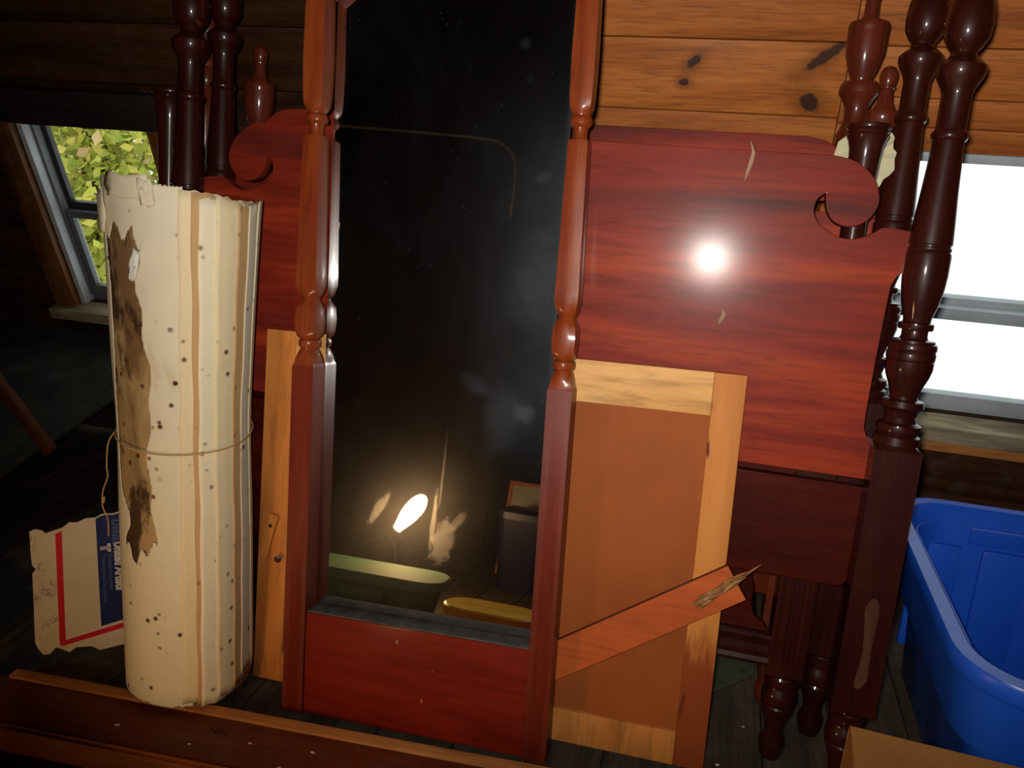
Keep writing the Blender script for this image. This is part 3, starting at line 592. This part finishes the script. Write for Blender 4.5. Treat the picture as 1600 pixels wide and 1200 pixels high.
# ------------------------------------------------------------------ roll of old paper
ax_b = Vector((-.916, 1.146, .036)); ax_t = Vector((-.910, 1.210, .983)); up = (ax_t - ax_b).normalized(); xx_ = up.cross(Vector((0, 1, 0))).normalized() * -1; xx_ = Vector((1, 0, 0)) - up * up.x; xx_.normalize(); yy_ = up.cross(xx_)
PR = empty('paper_roll', ax_b, Matrix((xx_, yy_, up)).transposed(), label='big upright roll of aged stained paper sheets tied with twine', cat='paper roll')
HR = .955
def rad(phi, z):
    f = z / HR; r = .1135 - .003 * math.exp(-((f - .52) / .12) ** 2) + .005 * max(0, f - .6) / .4 + .002 * math.sin(phi * 3 + 1)
    r += .014 * max(0, math.sin(phi)) * max(0, (f - .62) / .38) ** 1.5
    return r
PO = .64   # the roll's best side faces the middle of the room
def topz(phi): return HR - .016 + .006 * math.cos(phi) + .003 * math.sin(phi * 5) - .012 * math.sin(phi)
def sheet(name, ph0, ph1, dr, zb, zt, mat, n=48, m=60, hole=None, jag=.003, slant=0, seed=0):
    """phi measured from the side facing the room (0), positive to the right"""
    rr = random.Random(seed); V, F = [], []
    jb = [rr.uniform(-jag, jag) for _ in range(n + 1)]; jt = [rr.uniform(-jag, jag) for _ in range(n + 1)]
    for j in range(m + 1):
        for i in range(n + 1):
            b0 = zb + jb[i]; t0 = zt(ph0 + (ph1 - ph0) * i / n) + jt[i]; z = b0 + (t0 - b0) * j / m
            p0 = ph0 + slant * (j / m - .5) + .008 * math.sin(z * 37 + seed) ; phi = p0 + (ph1 - p0) * i / n
            r = rad(phi, z) + dr; 
            if i == 0: r += .0012
            V.append((r * math.sin(phi + PO), -r * math.cos(phi + PO), z))
    for j in range(m):
        for i in range(n):
            if hole and hole(ph0 + (ph1 - ph0) * (i + .5) / n, (j + .5) / m * HR): continue
            a = j * (n + 1) + i; F.append((a, a + 1, a + n + 2, a + n + 1))
    o = mesh_obj(name, V, F, mat, PR, 50); md = o.modifiers.new('thickness', 'SOLIDIFY'); md.thickness = .0012; md.offset = -1
    return o
PI = math.pi
core = sheet('inner_sheets', -PI, PI, -.0030, .004, lambda p: topz(p) - .004, M['paper_s'], 72, 60, seed=1); core['label'] = 'brown water-stained inner layer'
def torn(phi, z):
    e = -.52 + .05 * math.sin(z * 23) + .03 * math.sin(z * 61)
    if z > .74: e = -.60 + .05 * math.sin(z * 70)
    lo = .305 + .018 * math.sin(phi * 9) + .012 * math.sin(phi * 23); hi = .868 + .012 * math.sin(phi * 17)
    l = -1.28 - .06 * math.sin(z * 15) + (.45 * max(0, (.46 - z) / .16) if z < .46 else 0) * (.6 + .4 * math.sin(z * 55))
    return l < phi < e and lo < z < hi
sheet('sheet', -PI, .05, 0, .002, lambda p: topz(p) + .004, M['paper_a'], 170, 230, torn, .0022, 0, 2)
for k, (p0, dr, zb, dt, mt, sl) in enumerate(((-.06, .0016, .010, -.002, 'paper_b', .10), (.13, .0030, .004, -.004, 'paper_d', .02), (.20, .0046, .000, -.012, 'paper_c', .06), (.43, .0058, .006, -.004, 'paper_b', .03), (.74, .0068, .012, -.008, 'paper_d', .05), (.93, .0080, .030, -.004, 'paper_a', .08), (1.22, .0088, .022, 0, 'paper_c', 0))):
    sheet('sheet', p0, PI - .1 + .01 * k, dr, zb, lambda p, dt=dt: topz(p) + dt, M[mt], 44, 50, None, .003, sl, 10 + k)
# loose flaps at the torn rim, and a white scrap in the tear
def flap(name, phi, z0, z1, w, dr, mat, tilt=0):
    V, F = [], []
    for j in range(7):
        for i in range(5):
            z = z0 + (z1 - z0) * j / 6; p = phi + w * (i / 4 - .5) + tilt * j / 6; r = rad(p, z) + dr + .004 * math.sin(i * 1.3 + j * .5) ** 2 + .0015 * rnd.random()
            V.append((r * math.sin(p + PO), -r * math.cos(p + PO), z + .003 * math.sin(i * 2.1)))
    for j in range(6):
        for i in range(4): a = j * 5 + i; F.append((a, a + 1, a + 6, a + 5))
    o = mesh_obj(name, V, F, mat, PR, 60); o.modifiers.new('thickness', 'SOLIDIFY').thickness = .0008; return o
flap('torn_flap', -1.40, .865, .935, .50, .003, M['paper_a']); flap('torn_flap', -.75, .925, .962, .75, .001, M['paper_a'])
flap('torn_flap', -.38, .915, .957, .20, .002, M['paper_a'], -.05)
flap('white_scrap', -.66, .795, .845, .13, .0022, M['scrap'], .10)
rp = []
for k in range(72):
    p = -PI + 2 * PI * k / 72; z = .505 + .010 * math.cos(p * 1.0 + .3) * -1 + .004
    e = .0022 + .0085 * min(1, max(0, (p + .1) / .8)); e = e if p < 2.6 else .0022 + .0085 * (PI - p) / (PI - 2.6)
    r = rad(p, z) + e + .001; rp.append((r * math.sin(p + PO), -r * math.cos(p + PO), z))
tw = tube('twine', rp, .0016, M['string'], PR, 6, closed=True)
tube('twine_tail', catmull([(-.085, -.078, .512), (-.097, -.080, .49), (-.099, -.084, .45), (-.096, -.086, .43), (-.106, -.088, .40), (-.110, -.086, .37), (-.102, -.084, .345), (-.104, -.082, .31)], 5), .0013, M['string'], tw, 6)
tube('twine_knot', catmull([(-.106, -.088, .385), (-.100, -.094, .392), (-.105, -.09, .38)], 4), .0028, M['string'], tw, 6)

# ------------------------------------------------------------------ torn mailing card
yw, lc = R(34), R(6)
cu_ = Vector((math.cos(yw), math.sin(yw), 0)); cb = Vector((-math.sin(yw), math.cos(yw), 0)); cv = cb * math.sin(lc) + Vector((0, 0, 1)) * math.cos(lc); cn = -cu_.cross(cv)
CD = empty('mailing_card', (-1.254, 1.116, .024), Matrix((cu_, cn, cv)).transposed(), label='torn water-stained mailing card with navy panel and red border line', cat='card')
out = [(.008, .262), (.018, .266), (.030, .262), (.036, .255), (.045, .258), (.067, .264), (.08, .274), (.093, .272), (.11, .279), (.128, .279), (.138, .284), (.147, .286), (.160, .284), (.171, .287), (.194, .285), (.197, .15), (.195, -.008), (.15, -.012), (.113, -.017), (.10, -.006), (.092, -.005), (.07, -.003), (.056, -.012), (.045, -.004), (.033, .003), (.020, -.010), (.009, -.010), (.000, .006), (-.004, .02), (.001, .10), (.005, .172), (.012, .180), (.006, .190), (.006, .217)]
prism('board', out, 0, .0018, M['card'], CD)
def flat(name, pts, y, mat): return prism(name, pts, y - .0003, y, mat, CD)
flat('red_border', [(.053, .252), (.065, .257), (.052, .0165), (.157, .038), (.194, .045), (.194, .032), (.156, .026), (.044, .004), (.040, .008)], -.0001, M['red'])
flat('navy_panel', [(.128, .276), (.138, .281), (.147, .283), (.160, .281), (.171, .284), (.192, .282), (.192, .052), (.120, .037)], -.0001, M['navy'])
def TX(u, v): return Matrix.Translation((u, -.0006, v)) @ Matrix.Rotation(R(90), 4, 'X') @ Matrix.Rotation(R(-92), 4, 'Z')
text_mesh('lettering', 'Deluxe', .026, M['inkblue'], CD, TX(.157, .272), .0002, .75)
text_mesh('lettering', 'United Artists', .024, M['ink'], CD, TX(.1585, .222), .0011, .78)
text_mesh('lettering', 'Entertainment from', .0105, M['inkblue'], CD, TX(.1455, .198), 0, .95)
text_mesh('lettering', 'Transamerica Corporation', .0105, M['inkblue'], CD, TX(.1335, .198), 0, .95)
lg = [(-.009, .009), (.009, .009), (.009, .0025), (.0035, .0025), (.0035, -.011), (-.0035, -.011), (-.0035, .0025), (-.009, .0025)]
flat('emblem', [(.1425 + p[1], .211 - p[0]) for p in lg], -.0005, M['ink'])
for k in (-1, 1): flat('emblem_bar', [(.1425 + b, .211 + a) for a, b in ((k * .0012 - .0005, .012), (k * .0012 + .0005, .012), (k * .0012 + .0005, -.0105), (k * .0012 - .0005, -.0105))], -.0007, M['navy'])

# ------------------------------------------------------------------ dark boards and a stick at left
def slab(name, corners, th, mat, label, cat):
    c = sum((Vector(p) for p in corners), Vector()) / len(corners); n = (Vector(corners[1]) - Vector(corners[0])).cross(Vector(corners[2]) - Vector(corners[0])).normalized()
    if n.z < 0: n = -n
    k = len(corners); V = [Vector(p) - c for p in corners] + [Vector(p) - c - n * th for p in corners]
    F = [tuple(range(k)), tuple(range(2 * k - 1, k - 1, -1))] + [(i, i + k, (i + 1) % k + k, (i + 1) % k) for i in range(k)]
    o = mesh_obj(name, V, F, mat); o.location = c; bevel_mesh(o.data, .002, 1); return tag(o, label, cat)
slab('board_sheet', [(-1.766, 1.40, .135), (-1.545, 2.06, .415), (-2.62, 2.06, .415), (-2.84, 1.40, .135)], .012, M['board'], 'large dark grey board leaning up below the left window', 'board')
slab('board_sheet', [(-1.80, 1.71, .012), (-1.97, 1.69, .012), (-2.10, 1.40, .012), (-1.66, 1.42, .012)], .010, M['board'], 'small dark board lying on the floor under the leaning board', 'board')
slab('board_sheet', [(-1.39, 1.14, .010), (-1.40, 1.27, .010), (-1.62, 1.40, .010), (-2.0, 1.20, .010), (-1.8, .9, .010)], .009, M['board'], 'flat dark board on the floor left of the torn card', 'board')
sp0 = Vector((-1.597, 1.543, .238)); sp1 = Vector((-2.02, 1.62, .62)); d_ = (sp1 - sp0).normalized()
stk = box('lath', (-.0, (sp1 - sp0).length, -.011, .011, -.017, .017), M['lath'], None, .002, centre=False); stk.location = sp0 + Vector((0, 0, .012)); stk.rotation_euler = d_.to_track_quat('X', 'Z').to_euler()
tag(stk, 'reddish brown wooden lath propped on the dark board at far left', 'stick')

# ------------------------------------------------------------------ blue tote
def rrect(hx, hy, r, n=8):
    out = []
    for cx, cy, a0 in ((hx - r, hy - r, 0), (-hx + r, hy - r, 90), (-hx + r, -hy + r, 180), (hx - r, -hy + r, 270)):
        for k in range(n + 1): a = R(a0 + 90 * k / n); out.append((cx + r * math.cos(a), cy + r * math.sin(a)))
    return out
def rloft(name, loops, mat, parent, close_bottom=True, close_top=False):
    V, F = [], []
    for hx, hy, r, z in loops: V += [(x, y, z) for x, y in rrect(hx, hy, r)]
    n = len(V) // len(loops)
    for i in range(len(loops) - 1):
        for k in range(n): F.append((i * n + k, i * n + (k + 1) % n, (i + 1) * n + (k + 1) % n, (i + 1) * n + k))
    if close_bottom: F.append(tuple(range(n)))
    if close_top: F.append(tuple(range((len(loops) - 1) * n, len(loops) * n)))
    return mesh_obj(name, V, F, mat, parent, 35)
hx, hy = .245, .345
BT = empty('storage_tote', (.425 + hx, 1.455, .002), label='open blue plastic storage tote below the bright right window', cat='storage bin')
rloft('tub', [(hx - .085, hy - .085, .05, 0), (hx - .080, hy - .080, .055, .006), (hx - .052, hy - .052, .075, .335), (hx - .048, hy - .048, .078, .345), (hx - .050, hy - .050, .076, .345), (hx - .056, hy - .056, .072, .33), (hx - .083, hy - .083, .05, .012), (hx - .09, hy - .09, .045, .006)], M['blue'], BT, True, True)
rloft('rim', [(hx - .058, hy - .058, .072, .222), (hx - .030, hy - .030, .094, .224), (hx - .027, hy - .027, .096, .232), (hx - .014, hy - .014, .102, .338), (hx - .004, hy - .004, .112, .342), (hx, hy, .115, .352), (hx, hy, .115, .372), (hx - .003, hy - .003, .112, .377), (hx - .026, hy - .026, .092, .3775), (hx - .030, hy - .030, .09, .374), (hx - .048, hy - .048, .078, .340)], M['blue'], BT, False)
for k in (-1, 0, 1):
    box('wall_panel', (k * .13 - .045, k * .13 + .045, hy - .078, hy - .062, .05, .30), M['blue'], BT, .006, rot=(R(-4.5), 0, 0))
    box('wall_panel', (hx - .078, hx - .062, k * .19 - .06, k * .19 + .06, .05, .30), M['blue'], BT, .006)
box('handle_recess', (-.075, .075, hy - .062, hy - .05, .305, .345), M['blue'], BT, .004)

# cardboard box, near right
BX = empty('cardboard_box', (.47, .79, 0), Matrix.Rotation(R(-3), 3, 'Z'), label='brown corrugated cardboard box at the lower right beside the blue tote', cat='cardboard box')
hx, hy, hz = .225, .205, .34
for nm, b in (('side', (-hx, hx, hy - .004, hy, .001, hz)), ('side', (-hx, hx, -hy, -hy + .004, .001, hz)), ('side', (-hx, -hx + .004, -hy + .004, hy - .004, .001, hz)), ('side', (hx - .004, hx, -hy + .004, hy - .004, .001, hz)), ('base', (-hx + .004, hx - .004, -hy + .004, hy - .004, .001, .005))):
    box(nm, b, M['cardboard'], BX, .001, 1)
box('flap', (-hx, hx, .002, hy, hz + .0005, hz + .0045), M['cardboard'], BX, .0012, 1); box('flap', (-hx, hx, -hy, -.002, hz + .0005, hz + .0045), M['cardboard'], BX, .0012, 1)
for xx in (-.198, -.155): box('crease', (xx - .0008, xx + .0008, .004, hy - .001, hz + .0045, hz + .0051), M['cardboard'], BX, 0)

# mat on the floor beneath the bed ends, white crumbs
slab('floor_mat', [(.03, 1.55, .008), (.075, 1.44, .008), (.19, 1.56, .008), (.20, 1.80, .008), (-.4, 1.85, .008), (-.5, 1.60, .008)], .0065, M['carpet'], 'dull green mat corner on the floor behind the bed feet', 'mat')
for (x, y, s) in ((.117, 1.27, .005), (.165, 1.39, .003), (.19, 1.22, .003), (-1.35, 1.5, .005), (-1.25, 1.42, .004), (-1.3, 1.62, .004)):
    V = [(s * rnd.uniform(.6, 1.2) * math.cos(k * 1.05), s * rnd.uniform(.5, 1) * math.sin(k * 1.05), 0) for k in range(6)] + [(0, 0, s * .6), (0, 0, 0)]
    o = mesh_obj('paint_flake', V, [(k, (k + 1) % 6, 6) for k in range(6)] + [((k + 1) % 6, k, 7) for k in range(6)], M['crumb']); o.location = (x, y, .0002); tag(o, 'tiny white flake lying on the dark floor', 'flake', 'white flakes on the floor')

# ------------------------------------------------------------------ the room behind, seen in the mirror
def tote(name, loc, hx, hy, h, label, rz=0, lid=True):
    o = empty(name, loc, Matrix.Rotation(rz, 3, 'Z'), label=label, cat='storage bin')
    rloft('tub', [(hx - .04, hy - .04, .05, .0005), (hx - .018, hy - .018, .06, h - .02), (hx - .020, hy - .020, .058, h - .02), (hx - .042, hy - .042, .048, .004)], M['green'], o, True, True)
    for sgn in (-1, 1): box('handle', (-.06, .06, sgn * (hy - .004) - .012, sgn * (hy - .004) + .012, h - .065, h - .038), M['green'], o, .004)
    rloft('lid', [(hx - .016, hy - .016, .060, h - .026), (hx, hy, .07, h - .024), (hx, hy, .07, h - .004), (hx - .005, hy - .005, .066, h)], lid, o, True, True)
    return o
tote('lidded_tote', (-.80, .625, 0), .21, .095, .160, 'wide green tote with green lid seen at lower left of the mirror', R(-5), M['green'])
tote('lidded_tote', (-.415, .81, 0), .12, .070, .158, 'small green tote with yellow lid reflected at lower right of the mirror', R(-4), M['yellow'])
LP = empty('desk_lamp', (-.815, .42, 0), label='bare lit bulb on a small stand reflected in the mirror', cat='lamp')
turned('base', [(.0005, .06, 0), (.012, .06, 0), (.018, .05, 0), (.02, .012, 0)], M['black'], LP, 24)
tube('stem', [(0, 0, .018), (0, 0, .13), (-.01, 0, .18), (-.032, 0, .215)], .006, M['black'], LP, 8)
bd_ = Matrix.Translation((-.030, 0, .212)) @ Matrix.Rotation(R(33), 4, 'Y')
sk = turned('socket', [(0, .016, 0), (.004, .018, 0), (.03, .018, 0), (.034, .015, 0)], M['black'], LP, 16); sk.matrix_local = bd_
bl = turned('bulb', [(.034, .012, 0), (.05, .016, 0), (.075, .023, 0), (.10, .0265, 0), (.125, .0265, 0), (.145, .022, 0), (.16, .013, 0), (.165, .004, 0)], M['bulb'], LP, 20); bl.matrix_local = bd_
CH = tag(box('chimney', (-1.75, -.85, -1.25, -.75, .0005, 2.279), M['chimney'], None, .01), 'brown plastered chimney lit by the lamp in the mirror', 'chimney')
NB = empty('tall_bin', (-.56, -.22, 0), label='dark navy bin standing beside the lamp in the mirror', cat='bin')
rloft('body', [(.07, .07, .03, .0005), (.095, .095, .035, .26)], M['navyplastic'], NB, True, True); rloft('lid', [(.10, .10, .036, .2605), (.10, .10, .036, .285), (.08, .08, .03, .295)], M['navyplastic'], NB, True, True)
FP = empty('framed_print', (-.52, -.45, 0), Matrix.Rotation(R(8), 3, 'X'), label='pale framed print propped up, reflected at the lower right of the mirror', cat='picture')
box('print', (-.17, .17, -.004, .004, .012, .36), M['print'], FP, 0)
for b in ((-.185, -.17, -.01, .01, .0, .375), (.17, .185, -.01, .01, .0, .375), (-.17, .17, -.01, .01, 0, .012), (-.17, .17, -.01, .01, .36, .375)): box('frame_bar', b, M['orangerail'], FP, .002)
prism('dark_shape', [(-.03, .33), (.05, .33), (.055, .315), (.03, .31), (.03, .26), (.045, .2), (.02, .06), (-.01, .06), (-.02, .2), (-.005, .26), (-.01, .31), (-.035, .315)], .0042, .0048, M['figure'], FP)
PC = tube('conduit', [(-2.6, -.5, 1.82)] + catmull([(-1.73, -.5, 1.81), (-1.3, -.5, 1.80), (-1.05, -.5, 1.79), (-.96, -.5, 1.775), (-.90, -.5, 1.73), (-.875, -.5, 1.66), (-.87, -.5, 1.55), (-.87, -.5, 1.46)], 5), .007, M['conduit'], None, 8)
tag(PC, 'thin bent metal conduit pipe seen as a curved line in the mirror', 'pipe')
